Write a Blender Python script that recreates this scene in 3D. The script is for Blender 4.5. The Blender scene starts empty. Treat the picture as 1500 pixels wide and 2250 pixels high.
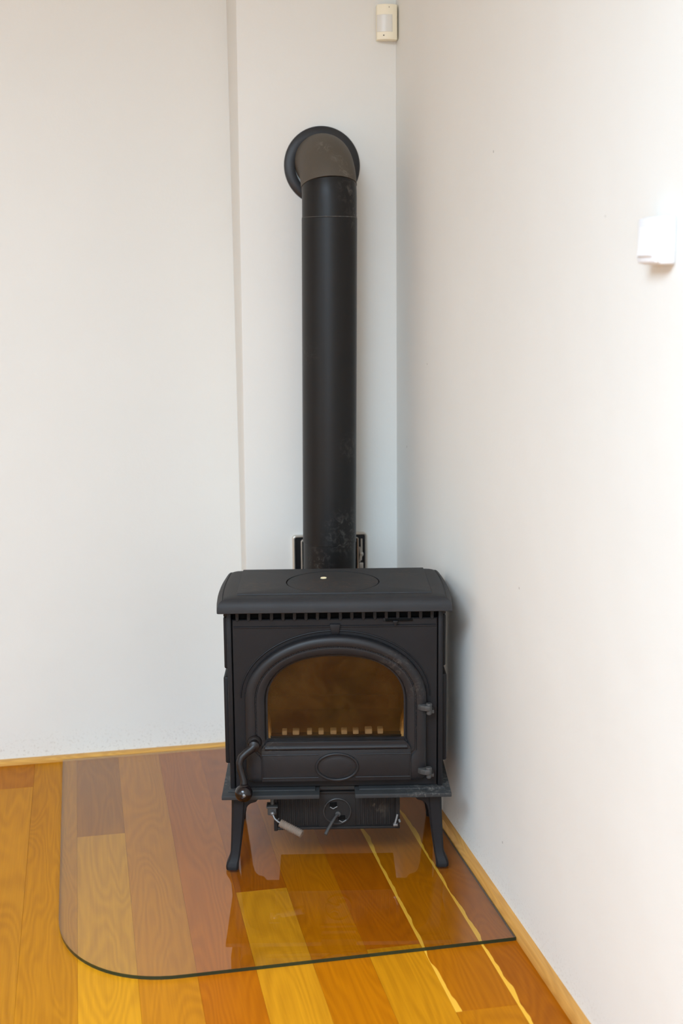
import bpy, bmesh, math, random
from mathutils import Vector, Matrix

# ------------------------------------------------------------------ camera, light, exposure
scene = bpy.context.scene
COL = scene.collection
PI = math.pi

CAM_F, CAM_YAW, CAM_PITCH, CAM_ROLL = 2852.36, 0.197507, 0.177452, -0.0097048
CAM_POS = Vector((-0.918014, -3.915546, 1.45))
_cy, _sy, _cp, _sp = math.cos(CAM_YAW), math.sin(CAM_YAW), math.cos(CAM_PITCH), math.sin(CAM_PITCH)
_fwd = Vector((_sy*_cp, _cy*_cp, -_sp))
_right = Vector((_cy, -_sy, 0))
_up = _right.cross(_fwd)
_cr, _sr = math.cos(CAM_ROLL), math.sin(CAM_ROLL)
_r2, _u2 = _right*_cr + _up*_sr, _up*_cr - _right*_sr
cam_data = bpy.data.cameras.new('camera')
cam = bpy.data.objects.new('camera', cam_data)
COL.objects.link(cam)
M = Matrix((_r2, _u2, -_fwd)).transposed().to_4x4()
M.translation = CAM_POS
cam.matrix_world = M
cam_data.sensor_fit = 'VERTICAL'
cam_data.sensor_height = 36.0
cam_data.lens = CAM_F/2250*36.0
cam_data.clip_start = 0.05
cam_data.dof.use_dof = True
cam_data.dof.focus_distance = 3.15
cam_data.dof.aperture_fstop = 3.2
scene.camera = cam

world = bpy.data.worlds.new('daylight_sky')
scene.world = world
world.use_nodes = True
bg = world.node_tree.nodes['Background']
bg.inputs[0].default_value = (0.86, 0.93, 1.0, 1)
bg.inputs[1].default_value = 1.2


def area(name, loc, target, sx, sy, power, col):
    d = bpy.data.lights.new(name, 'AREA')
    d.shape = 'RECTANGLE'
    d.size, d.size_y, d.energy, d.color = sx, sy, power, col
    o = bpy.data.objects.new(name, d)
    COL.objects.link(o)
    o.location = loc
    o.rotation_euler = (Vector(target)-Vector(loc)).to_track_quat('-Z', 'Y').to_euler()
    return o


# daylight through the two windows behind the photographer and one on the left
area('window_daylight_front', (-1.95, -6.45, 1.45), (-1.75, 0, 1.35), 2.2, 1.7, 44, (0.61, 0.81, 1.0))
area('window_daylight_left', (-4.05, -3.6, 1.45), (0, -3.2, 1.2), 1.5, 1.6, 8, (0.61, 0.81, 1.0))
area('ceiling_flash_bounce', (-1.9, -3.7, 2.66), (-1.9, -3.7, 0), 1.6, 1.6, 198, (0.61, 0.81, 1.0))  # added area light standing in for flash bounced off the ceiling, no fitting

vs = scene.view_settings
scene.display_settings.display_device = 'sRGB'
vs.view_transform = 'Standard'
vs.look = 'None'
vs.gamma = 1.0
vs.use_curve_mapping = False
vs.exposure = 0.07
scene.cycles.max_bounces = 10
scene.cycles.diffuse_bounces = 6
scene.cycles.transparent_max_bounces = 16
scene.cycles.sample_clamp_indirect = 6.0
scene.cycles.use_denoising = True


# ------------------------------------------------------------------ material helpers
def lin(c):
    c = c/255.0
    return c/12.92 if c <= 0.04045 else ((c+0.055)/1.055)**2.4


def srgb(r, g, b):
    return (lin(r), lin(g), lin(b), 1.0)


def new_mat(name):
    m = bpy.data.materials.new(name)
    m.use_nodes = True
    nt = m.node_tree
    return m, nt, nt.nodes['Principled BSDF']


def node(nt, typ, **kw):
    n = nt.nodes.new(typ)
    for k, v in kw.items():
        setattr(n, k, v)
    return n


def noise(nt, scale, detail=4, rough=0.55, vec=None, dist=0.0):
    n = node(nt, 'ShaderNodeTexNoise')
    n.inputs['Scale'].default_value = scale
    n.inputs['Detail'].default_value = detail
    n.inputs['Roughness'].default_value = rough
    n.inputs['Distortion'].default_value = dist
    if vec is not None:
        nt.links.new(vec, n.inputs['Vector'])
    return n


def ramp(nt, fac, stops):
    r = node(nt, 'ShaderNodeValToRGB')
    el = r.color_ramp.elements
    while len(el) < len(stops):
        el.new(0.5)
    for e, (p, c) in zip(el, stops):
        e.position = p
        e.color = c if len(c) == 4 else (*c, 1)
    nt.links.new(fac, r.inputs[0])
    return r


def mixc(nt, fac, a, b, mode='MIX'):
    m = node(nt, 'ShaderNodeMix', data_type='RGBA', blend_type=mode)
    for sock, v in ((m.inputs[0], fac), (m.inputs[6], a), (m.inputs[7], b)):
        if isinstance(v, (int, float)):
            sock.default_value = v
        elif isinstance(v, tuple):
            sock.default_value = v
        else:
            nt.links.new(v, sock)
    return m.outputs[2]


def math_n(nt, op, a, b=None, clamp=False):
    m = node(nt, 'ShaderNodeMath', operation=op, use_clamp=clamp)
    for s, v in ((m.inputs[0], a), (m.inputs[1], b)):
        if v is None:
            continue
        if isinstance(v, (int, float)):
            s.default_value = v
        else:
            nt.links.new(v, s)
    return m.outputs[0]


def bump(nt, bsdf, height, strength=0.2, dist=0.002):
    b = node(nt, 'ShaderNodeBump')
    b.inputs['Strength'].default_value = strength
    b.inputs['Distance'].default_value = dist
    nt.links.new(height, b.inputs['Height'])
    nt.links.new(b.outputs[0], bsdf.inputs['Normal'])


def objco(nt):
    return node(nt, 'ShaderNodeTexCoord').outputs['Object']


def spot_mask(nt, co, spots, sc=60.0, lo=0.5, hi=0.75):
    """worn or dusty patches at given object-space points, broken up by noise"""
    tot = None
    for (pt, rad, amt) in spots:
        d = node(nt, 'ShaderNodeVectorMath', operation='DISTANCE')
        nt.links.new(co, d.inputs[0])
        d.inputs[1].default_value = pt
        mr = node(nt, 'ShaderNodeMapRange')
        mr.inputs[1].default_value, mr.inputs[2].default_value = 0.0, rad
        mr.inputs[3].default_value, mr.inputs[4].default_value = amt, 0.0
        nt.links.new(d.outputs['Value'], mr.inputs[0])
        tot = mr.outputs[0] if tot is None else math_n(nt, 'MAXIMUM', tot, mr.outputs[0])
    n = noise(nt, sc, 5, 0.65, co, 1.2)
    mr = node(nt, 'ShaderNodeMapRange')
    mr.inputs[1].default_value, mr.inputs[2].default_value = lo, hi
    nt.links.new(n.outputs[0], mr.inputs[0])
    return math_n(nt, 'MULTIPLY', tot, mr.outputs[0], True)


def metal_mat(name, col, rough=0.55, spec=0.4, metallic=0.0, grain=0.25, spots=None, spotcol=(150, 140, 130), rust=0.0, sc=60):
    m, nt, b = new_mat(name)
    co = objco(nt)
    n1 = noise(nt, 14, 4, 0.6, co)
    c = mixc(nt, n1.outputs[0], tuple([v*(1-grain) for v in srgb(*col)[:3]]+[1.0]), tuple([min(1, v*(1+grain)) for v in srgb(*col)[:3]]+[1.0]))
    if rust:
        n2 = noise(nt, 9, 5, 0.65, co)
        r2 = ramp(nt, n2.outputs[0], [(0.56, (0, 0, 0)), (0.78, (rust, rust, rust))])
        c = mixc(nt, r2.outputs[0], c, srgb(96, 66, 44))
    if spots:
        c = mixc(nt, spot_mask(nt, co, spots, sc), c, srgb(*spotcol))
    nt.links.new(c, b.inputs['Base Color'])
    b.inputs['Roughness'].default_value = rough
    b.inputs['Metallic'].default_value = metallic
    b.inputs['Specular IOR Level'].default_value = spec
    n3 = noise(nt, 260, 3, 0.6, co)
    bump(nt, b, n3.outputs[0], 0.25, 0.0006)
    return m


def plaster_mat(name, col, specks=True):
    m, nt, b = new_mat(name)
    geo = node(nt, 'ShaderNodeNewGeometry')
    co = geo.outputs['Position']
    n1 = noise(nt, 1.6, 4, 0.55, co)
    base = srgb(*col)
    r = ramp(nt, n1.outputs[0], [(0.3, tuple(v*0.965 for v in base[:3])), (0.7, base)])
    c = r.outputs[0]
    if specks:
        v = node(nt, 'ShaderNodeTexVoronoi')
        v.inputs['Scale'].default_value = 7.0
        nt.links.new(co, v.inputs['Vector'])
        near = math_n(nt, 'LESS_THAN', v.outputs['Distance'], 0.022)
        sep = node(nt, 'ShaderNodeSeparateColor')
        nt.links.new(v.outputs['Color'], sep.inputs[0])
        rare = math_n(nt, 'GREATER_THAN', sep.outputs[0], 0.86)
        c = mixc(nt, math_n(nt, 'MULTIPLY', math_n(nt, 'MULTIPLY', near, rare), 0.45), c, srgb(120, 105, 95))
        # scuffs and grime along the foot of the wall
        sx = node(nt, 'ShaderNodeSeparateXYZ')
        nt.links.new(co, sx.inputs[0])
        low = node(nt, 'ShaderNodeMapRange')
        low.inputs[1].default_value, low.inputs[2].default_value = 0.02, 0.11
        low.inputs[3].default_value, low.inputs[4].default_value = 0.42, 0.0
        nt.links.new(sx.outputs[2], low.inputs[0])
        n2 = noise(nt, 150, 4, 0.6, co)
        nr = ramp(nt, n2.outputs[0], [(0.56, (0, 0, 0)), (0.7, (1, 1, 1))])
        c = mixc(nt, math_n(nt, 'MULTIPLY', low.outputs[0], nr.outputs[0]), c, srgb(150, 132, 112))
    nt.links.new(c, b.inputs['Base Color'])
    b.inputs['Roughness'].default_value = 0.75
    b.inputs['Specular IOR Level'].default_value = 0.25
    n3 = noise(nt, 70, 5, 0.6, co)
    n4 = noise(nt, 5, 3, 0.5, co)
    bump(nt, b, math_n(nt, 'ADD', n3.outputs[0], math_n(nt, 'MULTIPLY', n4.outputs[0], 6.0)), 0.28, 0.0016)
    return m


def wood_mat(name, use_color=True, col=(190, 130, 55), rough=0.36, scale=1.0, axis='Y', spec=0.3):
    m, nt, b = new_mat(name)
    tc = objco(nt)
    oi = node(nt, 'ShaderNodeObjectInfo')
    off = node(nt, 'ShaderNodeVectorMath', operation='SCALE')
    off.inputs[0].default_value = (13.7, 31.1, 7.3)
    nt.links.new(oi.outputs['Random'], off.inputs['Scale'])
    add = node(nt, 'ShaderNodeVectorMath', operation='ADD')
    nt.links.new(tc, add.inputs[0])
    nt.links.new(off.outputs[0], add.inputs[1])
    mp = node(nt, 'ShaderNodeMapping')
    mp.inputs['Scale'].default_value = (8*scale, 1.1*scale, 8*scale) if axis == 'Y' else (1.1*scale, 8*scale, 8*scale)
    nt.links.new(add.outputs[0], mp.inputs[0])
    # broad cathedral figure: growth rings cut by a warped field
    nf = noise(nt, 0.9, 2, 0.4, mp.outputs[0], 0.6)
    rings = math_n(nt, 'SINE', math_n(nt, 'MULTIPLY', nf.outputs[0], 150.0))
    rings = math_n(nt, 'ADD', math_n(nt, 'MULTIPLY', rings, 0.5), 0.5)
    mp2 = node(nt, 'ShaderNodeMapping')
    mp2.inputs['Scale'].default_value = (210*scale, 5*scale, 210*scale) if axis == 'Y' else (4*scale, 150*scale, 150*scale)
    nt.links.new(add.outputs[0], mp2.inputs[0])
    fine = noise(nt, 1.0, 3, 0.6, mp2.outputs[0])
    broad = noise(nt, 0.55, 3, 0.5, mp.outputs[0])
    base = oi.outputs['Color'] if use_color else srgb(*col)
    dark = mixc(nt, 1.0, base, (0.66, 0.58, 0.5, 1), 'MULTIPLY')
    light = mixc(nt, 1.0, base, (1.15, 1.18, 1.22, 1), 'MULTIPLY')
    f1 = math_n(nt, 'ADD', math_n(nt, 'MULTIPLY', rings, 0.24), math_n(nt, 'MULTIPLY', fine.outputs[0], 0.65))
    f1 = math_n(nt, 'ADD', f1, math_n(nt, 'MULTIPLY', broad.outputs[0], 0.75))
    f1 = math_n(nt, 'SUBTRACT', f1, 0.3, True)
    c = mixc(nt, f1, dark, light)
    # small dark knots
    mk = node(nt, 'ShaderNodeMapping')
    mk.inputs['Scale'].default_value = (7, 2.6, 7) if axis == 'Y' else (2.6, 7, 7)
    nt.links.new(add.outputs[0], mk.inputs[0])
    vo = node(nt, 'ShaderNodeTexVoronoi')
    vo.inputs['Scale'].default_value = 1.0
    nt.links.new(mk.outputs[0], vo.inputs['Vector'])
    sp = node(nt, 'ShaderNodeSeparateColor')
    nt.links.new(vo.outputs['Color'], sp.inputs[0])
    kr = node(nt, 'ShaderNodeMapRange')
    kr.inputs[1].default_value, kr.inputs[2].default_value = 0.02, 0.1
    kr.inputs[3].default_value, kr.inputs[4].default_value = 0.7, 0.0
    nt.links.new(vo.outputs['Distance'], kr.inputs[0])
    km = math_n(nt, 'MULTIPLY', kr.outputs[0], math_n(nt, 'GREATER_THAN', sp.outputs[0], 0.72))
    c = mixc(nt, km, c, mixc(nt, 1.0, base, (0.4, 0.33, 0.3, 1), 'MULTIPLY'))
    if use_color:
        # pale sapwood streak along one edge of some boards (custom property 'sap')
        at = node(nt, 'ShaderNodeAttribute', attribute_type='OBJECT', attribute_name='sap')
        sx = node(nt, 'ShaderNodeSeparateXYZ')
        nt.links.new(tc, sx.inputs[0])
        ms = node(nt, 'ShaderNodeMapping')
        ms.inputs['Scale'].default_value = (0.0, 5.0, 0.0)
        nt.links.new(add.outputs[0], ms.inputs[0])
        wob = noise(nt, 1.0, 3, 0.55, ms.outputs[0])
        lim = math_n(nt, 'ADD', math_n(nt, 'SUBTRACT', math_n(nt, 'MULTIPLY', wob.outputs[0], 0.040), at.outputs['Fac']), -0.0125)
        inside = math_n(nt, 'LESS_THAN', sx.outputs[0], lim)
        c = mixc(nt, math_n(nt, 'MULTIPLY', inside, math_n(nt, 'GREATER_THAN', at.outputs['Fac'], 0.001)), c, srgb(236, 178, 60))
    nt.links.new(c, b.inputs['Base Color'])
    b.inputs['Roughness'].default_value = rough
    b.inputs['Specular IOR Level'].default_value = spec
    bump(nt, b, fine.outputs[0], 0.08, 0.0006)
    return m


def simple_mat(name, col, rough=0.5, spec=0.4, metallic=0.0, var=0.08, sc=20):
    m, nt, b = new_mat(name)
    n = noise(nt, sc, 3, 0.5, objco(nt))
    base = srgb(*col)
    c = mixc(nt, n.outputs[0], tuple([v*(1-var) for v in base[:3]]+[1.0]), tuple([min(1, v*(1+var)) for v in base[:3]]+[1.0]))
    nt.links.new(c, b.inputs['Base Color'])
    b.inputs['Roughness'].default_value = rough
    b.inputs['Specular IOR Level'].default_value = spec
    b.inputs['Metallic'].default_value = metallic
    return m


# ------------------------------------------------------------------ materials
M_WALL = plaster_mat('white_plaster', (229, 227, 221))
M_CEIL = plaster_mat('ceiling_paint', (232, 231, 227), False)
M_FLOOR = wood_mat('oiled_floorboard_wood', rough=0.42, spec=0.1)
M_SUB = simple_mat('subfloor', (70, 45, 20), 0.9)
M_BASEB = wood_mat('baseboard_wood', False, (206, 150, 74), 0.42, 1.4, 'Y')
M_BASEB_X = wood_mat('baseboard_wood_across', False, (216, 164, 84), 0.42, 1.4, 'X')
M_IRON = metal_mat('black_cast_iron', (26, 25, 27), 0.52, 0.25)
M_IRON_TOP = metal_mat('cast_iron_lid', (43, 42, 43), 0.58, 0.26, spots=[((-0.19, 0.12, 0.70), 0.08, 0.5), ((0.19, 0.24, 0.70), 0.07, 0.5), ((0.24, 0.1, 0.68), 0.06, 0.3)], spotcol=(104, 80, 60), sc=45)
M_IRON_PLATE = metal_mat('cast_iron_base', (48, 49, 50), 0.55, 0.3, spots=[((0.22, 0.0, 0.21), 0.09, 0.9), ((0.27, 0.05, 0.21), 0.12, 0.8), ((-0.27, 0.1, 0.21), 0.1, 0.6)], spotcol=(140, 134, 126), sc=80)
M_HOT = metal_mat('hotplate_iron', (43, 41, 41), 0.58, 0.26, spots=[((0.0, 0.13, 0.70), 0.12, 0.5), ((0.09, 0.16, 0.70), 0.05, 0.6)], spotcol=(110, 78, 58), sc=35)
M_DOOR = metal_mat('door_iron', (30, 29, 31), 0.47, 0.34, spots=[((0.15, 0.0, 0.53), 0.06, 0.45), ((0.19, 0.0, 0.47), 0.04, 0.4), ((-0.16, 0.0, 0.327), 0.04, 0.5)], spotcol=(120, 112, 104), sc=70)
M_DARK = metal_mat('shade_black_iron', (9, 8, 8), 0.8, 0.12)  # near-black stands in for shade in the slot, recess, gap and holes
M_ASH = metal_mat('ash_box_steel', (32, 29, 28), 0.6, 0.28, spots=[((0.088, 0.05, 0.150), 0.016, 0.7), ((0.098, 0.05, 0.158), 0.016, 0.8), ((0.108, 0.05, 0.166), 0.016, 0.7), ((0.105, 0.05, 0.14), 0.03, 0.35)], spotcol=(150, 135, 118), sc=30)
M_WORN = metal_mat('worn_steel', (122, 120, 118), 0.42, 0.5, 0.6)
M_WORN_IRON = metal_mat('worn_hinge_iron', (72, 71, 70), 0.5, 0.4, 0.2, 0.35)
M_HANDLE = metal_mat('dark_brown_handle_iron', (25, 19, 18), 0.42, 0.35)
M_KNOB = simple_mat('dark_lacquered_wood', (16, 9, 11), 0.22, 0.5)
M_COIL = metal_mat('grey_coil_handle', (128, 114, 102), 0.6, 0.35, 0.1, 0.3)
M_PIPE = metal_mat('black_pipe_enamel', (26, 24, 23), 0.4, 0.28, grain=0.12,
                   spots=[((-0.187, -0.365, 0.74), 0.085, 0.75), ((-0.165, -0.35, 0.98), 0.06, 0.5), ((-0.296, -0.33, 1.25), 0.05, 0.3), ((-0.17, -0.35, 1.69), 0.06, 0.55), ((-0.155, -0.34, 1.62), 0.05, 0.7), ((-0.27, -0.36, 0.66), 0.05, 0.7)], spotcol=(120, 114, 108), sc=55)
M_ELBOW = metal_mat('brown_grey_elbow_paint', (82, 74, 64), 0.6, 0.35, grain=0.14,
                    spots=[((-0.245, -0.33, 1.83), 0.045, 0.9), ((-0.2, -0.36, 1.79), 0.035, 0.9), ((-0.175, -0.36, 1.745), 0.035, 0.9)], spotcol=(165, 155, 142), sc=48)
M_ROSE = metal_mat('black_rosette_enamel', (40, 40, 42), 0.45, 0.45, grain=0.1)
M_CHROME = simple_mat('nickel_frame', (200, 192, 180), 0.38, 0.5, 0.45)
M_SOOT = simple_mat('soot_door_black', (26, 25, 27), 0.35, 0.5)
M_BRICK = simple_mat('firebrick', (98, 73, 42), 0.9, 0.2, 0, 0.35, 9)
M_BRICK_LIT = simple_mat('lit_firebrick_edge', (206, 178, 134), 0.9, 0.2, 0, 0.15, 30)  # firebrick again, with the light on its edge put into the colour
M_TOOTH = simple_mat('ash_grey_grate_tooth', (168, 154, 136), 0.85, 0.2, 0, 0.3, 40)
M_IVORY = simple_mat('yellowed_ivory_plastic', (244, 236, 212), 0.45, 0.4, 0, 0.03)
M_LENS = simple_mat('milky_lens_plastic', (222, 220, 212), 0.3, 0.5, 0, 0.02)
M_SWITCH = simple_mat('white_switch_plastic', (232, 233, 236), 0.3, 0.5, 0, 0.02)
M_SWITCH_G = simple_mat('grey_switch_gap', (150, 140, 128), 0.5)
M_CHIP = simple_mat('cream_scrap', (250, 232, 190), 0.7)
M_FRAME_W = simple_mat('white_window_frame', (238, 238, 236), 0.4)


def glass_plate_mat():
    m, nt, b = new_mat('clear_floor_glass')
    nt.nodes.remove(b)
    out = nt.nodes['Material Output']
    tr = node(nt, 'ShaderNodeBsdfTransparent')
    tr.inputs[0].default_value = (0.91, 0.91, 0.90, 1)
    gl = node(nt, 'ShaderNodeBsdfGlossy')
    gl.inputs['Roughness'].default_value = 0.015
    fr = node(nt, 'ShaderNodeFresnel')
    # both faces of the pane together; the same from above and from below
    geo = node(nt, 'ShaderNodeNewGeometry')
    ior = node(nt, 'ShaderNodeMapRange')
    ior.inputs[3].default_value, ior.inputs[4].default_value = 1.72, 1/1.72
    nt.links.new(geo.outputs['Backfacing'], ior.inputs[0])
    nt.links.new(ior.outputs[0], fr.inputs['IOR'])
    mx = node(nt, 'ShaderNodeMixShader')
    nt.links.new(fr.outputs[0], mx.inputs[0])
    nt.links.new(tr.outputs[0], mx.inputs[1])
    nt.links.new(gl.outputs[0], mx.inputs[2])
    nt.links.new(mx.outputs[0], out.inputs[0])
    return m


def clear_mat():
    m, nt, b = new_mat('glass_underside')
    nt.nodes.remove(b)
    tr = node(nt, 'ShaderNodeBsdfTransparent')
    tr.inputs[0].default_value = (0.98, 0.99, 0.98, 1)
    nt.links.new(tr.outputs[0], nt.nodes['Material Output'].inputs[0])
    return m


def fire_glass_mat():
    m, nt, b = new_mat('sooted_amber_fire_glass')
    nt.nodes.remove(b)
    out = nt.nodes['Material Output']
    co = objco(nt)
    tr = node(nt, 'ShaderNodeBsdfTransparent')
    n = noise(nt, 11, 5, 0.6, co, 0.4)
    rr = ramp(nt, n.outputs[0], [(0.35, (0.60, 0.47, 0.30)), (0.65, (0.82, 0.70, 0.50))])
    sxz = node(nt, 'ShaderNodeSeparateXYZ')
    nt.links.new(co, sxz.inputs[0])
    lowb = node(nt, 'ShaderNodeMapRange')
    lowb.inputs[1].default_value, lowb.inputs[2].default_value = 0.352, 0.40
    lowb.inputs[3].default_value, lowb.inputs[4].default_value = 1.0, 0.0
    nt.links.new(sxz.outputs[2], lowb.inputs[0])
    nt.links.new(mixc(nt, lowb.outputs[0], rr.outputs[0], (0.88, 0.81, 0.71, 1)), tr.inputs[0])
    df = node(nt, 'ShaderNodeBsdfDiffuse')
    df.inputs[0].default_value = srgb(78, 52, 20)
    n2 = noise(nt, 10, 6, 0.7, co, 0.6)
    r2 = ramp(nt, n2.outputs[0], [(0.40, (0.05, 0.05, 0.05)), (0.72, (0.55, 0.55, 0.55))])
    m1 = node(nt, 'ShaderNodeMixShader')
    nt.links.new(math_n(nt, 'MULTIPLY', r2.outputs[0], math_n(nt, 'SUBTRACT', 1.0, math_n(nt, 'MULTIPLY', lowb.outputs[0], 0.8))), m1.inputs[0])
    nt.links.new(tr.outputs[0], m1.inputs[1])
    nt.links.new(df.outputs[0], m1.inputs[2])
    gl = node(nt, 'ShaderNodeBsdfGlossy')
    gl.inputs['Roughness'].default_value = 0.12
    m2 = node(nt, 'ShaderNodeMixShader')
    m2.inputs[0].default_value = 0.03
    nt.links.new(m1.outputs[0], m2.inputs[1])
    nt.links.new(gl.outputs[0], m2.inputs[2])
    nt.links.new(m2.outputs[0], out.inputs[0])
    return m


M_GLASS = glass_plate_mat()
M_GLASS_B = clear_mat()
M_GLASS_E = simple_mat('dark_green_glass_edge', (34, 48, 34), 0.15, 0.6)
M_FIREGLASS = fire_glass_mat()


# ------------------------------------------------------------------ mesh helpers
def merge(bm, sub):
    me = bpy.data.meshes.new('tmp')
    sub.to_mesh(me)
    sub.free()
    bm.from_mesh(me)
    bpy.data.meshes.remove(me)


def box(bm, x0, x1, y0, y1, z0, z1, bev=0.0, seg=2):
    s = bmesh.new()
    bmesh.ops.create_cube(s, size=1.0)
    for v in s.verts:
        v.co = Vector((x0+(v.co.x+.5)*(x1-x0), y0+(v.co.y+.5)*(y1-y0), z0+(v.co.z+.5)*(z1-z0)))
    if bev > 0:
        bmesh.ops.bevel(s, geom=s.edges[:], offset=bev, segments=seg, affect='EDGES', profile=0.5)
    merge(bm, s)


def prism(bm, pts, plane, a, b, bev=0.0, seg=2):
    """polygon pts in plane 'xz','yz' or 'xy', extruded along the third axis from a to b"""
    s = bmesh.new()

    def P(u, v, w):
        return {'xz': (u, w, v), 'yz': (w, u, v), 'xy': (u, v, w)}[plane]
    va = [s.verts.new(P(u, v, a)) for u, v in pts]
    vb = [s.verts.new(P(u, v, b)) for u, v in pts]
    n = len(pts)
    s.faces.new(va)
    s.faces.new(vb[::-1])
    for i in range(n):
        s.faces.new((va[i], va[(i+1) % n], vb[(i+1) % n], vb[i]))
    bmesh.ops.recalc_face_normals(s, faces=s.faces[:])
    if bev > 0:
        bmesh.ops.bevel(s, geom=s.edges[:], offset=bev, segments=seg, affect='EDGES', profile=0.5, clamp_overlap=True)
    bmesh.ops.triangulate(s, faces=[f for f in s.faces if len(f.verts) > 4])
    merge(bm, s)


def frame_axes(d):
    d = d.normalized()
    a = Vector((0, 0, 1)) if abs(d.z) < 0.9 else Vector((0, 1, 0))
    x = a.cross(d).normalized()
    return x, d.cross(x)


def tube(bm, path, radii, seg=16, cap=True):
    path = [Vector(q) for q in path]
    if isinstance(radii, (int, float)):
        radii = [radii]*len(path)
    s = bmesh.new()
    rings = []
    ref = None
    for i, q in enumerate(path):
        d = (path[min(i+1, len(path)-1)]-path[max(i-1, 0)]).normalized()
        if ref is None:
            ref, _ = frame_axes(d)
        x = (ref - d*ref.dot(d)).normalized()
        ref = x
        y = d.cross(x)
        rings.append([s.verts.new(q + (x*math.cos(2*PI*k/seg)+y*math.sin(2*PI*k/seg))*radii[i]) for k in range(seg)])
    for r0, r1 in zip(rings, rings[1:]):
        for k in range(seg):
            s.faces.new((r0[k], r0[(k+1) % seg], r1[(k+1) % seg], r1[k]))
    if cap:
        s.faces.new(rings[0][::-1])
        s.faces.new(rings[-1])
    bmesh.ops.recalc_face_normals(s, faces=s.faces[:])
    merge(bm, s)


def lathe(bm, prof, origin, axis, seg=32):
    """prof: list of (radius, distance along axis)"""
    o, ax = Vector(origin), Vector(axis).normalized()
    x, y = frame_axes(ax)
    s = bmesh.new()
    rings = []
    for r, h in prof:
        if r < 1e-6:
            rings.append([s.verts.new(o+ax*h)])
        else:
            rings.append([s.verts.new(o+ax*h+(x*math.cos(2*PI*k/seg)+y*math.sin(2*PI*k/seg))*r) for k in range(seg)])
    for r0, r1 in zip(rings, rings[1:]):
        for k in range(seg):
            q = (k+1) % seg
            if len(r0) == 1 and len(r1) == 1:
                continue
            if len(r0) == 1:
                s.faces.new((r0[0], r1[q], r1[k]))
            elif len(r1) == 1:
                s.faces.new((r0[k], r0[q], r1[0]))
            else:
                s.faces.new((r0[k], r0[q], r1[q], r1[k]))
    bmesh.ops.recalc_face_normals(s, faces=s.faces[:])
    merge(bm, s)


def ball(bm, c, r, sz=(1, 1, 1), seg=24):
    s = bmesh.new()
    bmesh.ops.create_uvsphere(s, u_segments=seg, v_segments=seg//2, radius=r)
    for v in s.verts:
        v.co = Vector((v.co.x*sz[0]+c[0], v.co.y*sz[1]+c[1], v.co.z*sz[2]+c[2]))
    merge(bm, s)


def loft_loops(bm, loops, closed=True):
    """loops: list of equal-length closed point loops"""
    s = bmesh.new()
    V = [[s.verts.new(q) for q in L] for L in loops]
    n = len(loops[0])
    for a, b in zip(V, V[1:]):
        for k in range(n):
            s.faces.new((a[k], a[(k+1) % n], b[(k+1) % n], b[k]))
    if closed:
        for k in range(n):
            pass
    bmesh.ops.recalc_face_normals(s, faces=s.faces[:])
    merge(bm, s)


def obj(name, bm, mat, parent=None, ang=38, smooth=True):
    bmesh.ops.remove_doubles(bm, verts=bm.verts[:], dist=1e-6)
    lim = math.radians(ang)
    for f in bm.faces:
        f.smooth = smooth
    for e in bm.edges:
        if len(e.link_faces) == 2:
            e.smooth = e.calc_face_angle(0.0) < lim
    me = bpy.data.meshes.new(name)
    bm.to_mesh(me)
    bm.free()
    for m in (mat if isinstance(mat, (list, tuple)) else [mat]):
        me.materials.append(m)
    o = bpy.data.objects.new(name, me)
    COL.objects.link(o)
    if parent is not None:
        o.parent = parent
    return o


def tag(o, label, cat, group=None):
    o['label'] = label
    o['category'] = cat
    if group:
        o['group'] = group
    return o


def thing(name, label, cat, loc=(0, 0, 0), rotz=0.0, group=None):
    o = bpy.data.objects.new(name, None)
    COL.objects.link(o)
    o.empty_display_size = 0.1
    o.location = loc
    o.rotation_euler = (0, 0, rotz)
    return tag(o, label, cat, group)


def struct(name, bm, mat, parent=None, ang=38):
    o = obj(name, bm, mat, parent, ang)
    if parent is None:
        o['kind'] = 'structure'
    return o


NB = bmesh.new

# ------------------------------------------------------------------ the room
XL, YF, H = -4.2, -6.6, 2.7
bm = NB(); box(bm, XL-.15, .15, YF-.15, .15, -.12, -.016); floor = struct('floor', bm, M_SUB)
bm = NB(); box(bm, XL-.15, .15, YF-.15, .15, H, H+.12); struct('ceiling', bm, M_CEIL)
YB = -0.008
bm = NB(); box(bm, XL-.15, .15, YB, .15, -.014, H); struct('wall_back', bm, M_WALL)
bm = NB(); box(bm, 0.0, .15, YF-.15, YB-.0005, -.014, H); struct('wall_right', bm, M_WALL)
# chimney breast built out from the back wall; its left edge is a little out of plumb
bm = NB()
s = bmesh.new()
vv = []
for z in (-.014, H):
    xf = -.4631+.005*z
    xr = -.4510-.0032*z
    vv.append([s.verts.new(q) for q in ((xf, -.18, z), (-.0003, -.18, z), (-.0003, YB-.0005, z), (xr, YB-.0005, z))])
s.faces.new(vv[0][::-1]); s.faces.new(vv[1])
for k in range(4):
    s.faces.new((vv[0][k], vv[0][(k+1) % 4], vv[1][(k+1) % 4], vv[1][k]))
bmesh.ops.recalc_face_normals(s, faces=s.faces[:])
ed = [e for e in s.edges if abs(e.verts[0].co.z-e.verts[1].co.z) > 1 and e.verts[0].co.x < -.3 and e.verts[0].co.y < -.1]
bmesh.ops.bevel(s, geom=ed, offset=.003, segments=2, affect='EDGES', profile=0.5)
merge(bm, s)
struct('wall_chimney_breast', bm, M_WALL)


def wall_with_opening(name, axis, w0, w1, z0, z1, a0, a1, t0, t1):
    bm = NB()
    for (u0, u1, v0, v1) in ((a0, w0, -.014, H), (w1, a1, -.014, H), (w0, w1, -.014, z0), (w0, w1, z1, H)):
        if axis == 'x':
            box(bm, u0, u1, t0, t1, v0, v1)
        else:
            box(bm, t0, t1, u0, u1, v0, v1)
    return struct(name, bm, M_WALL)


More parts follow.
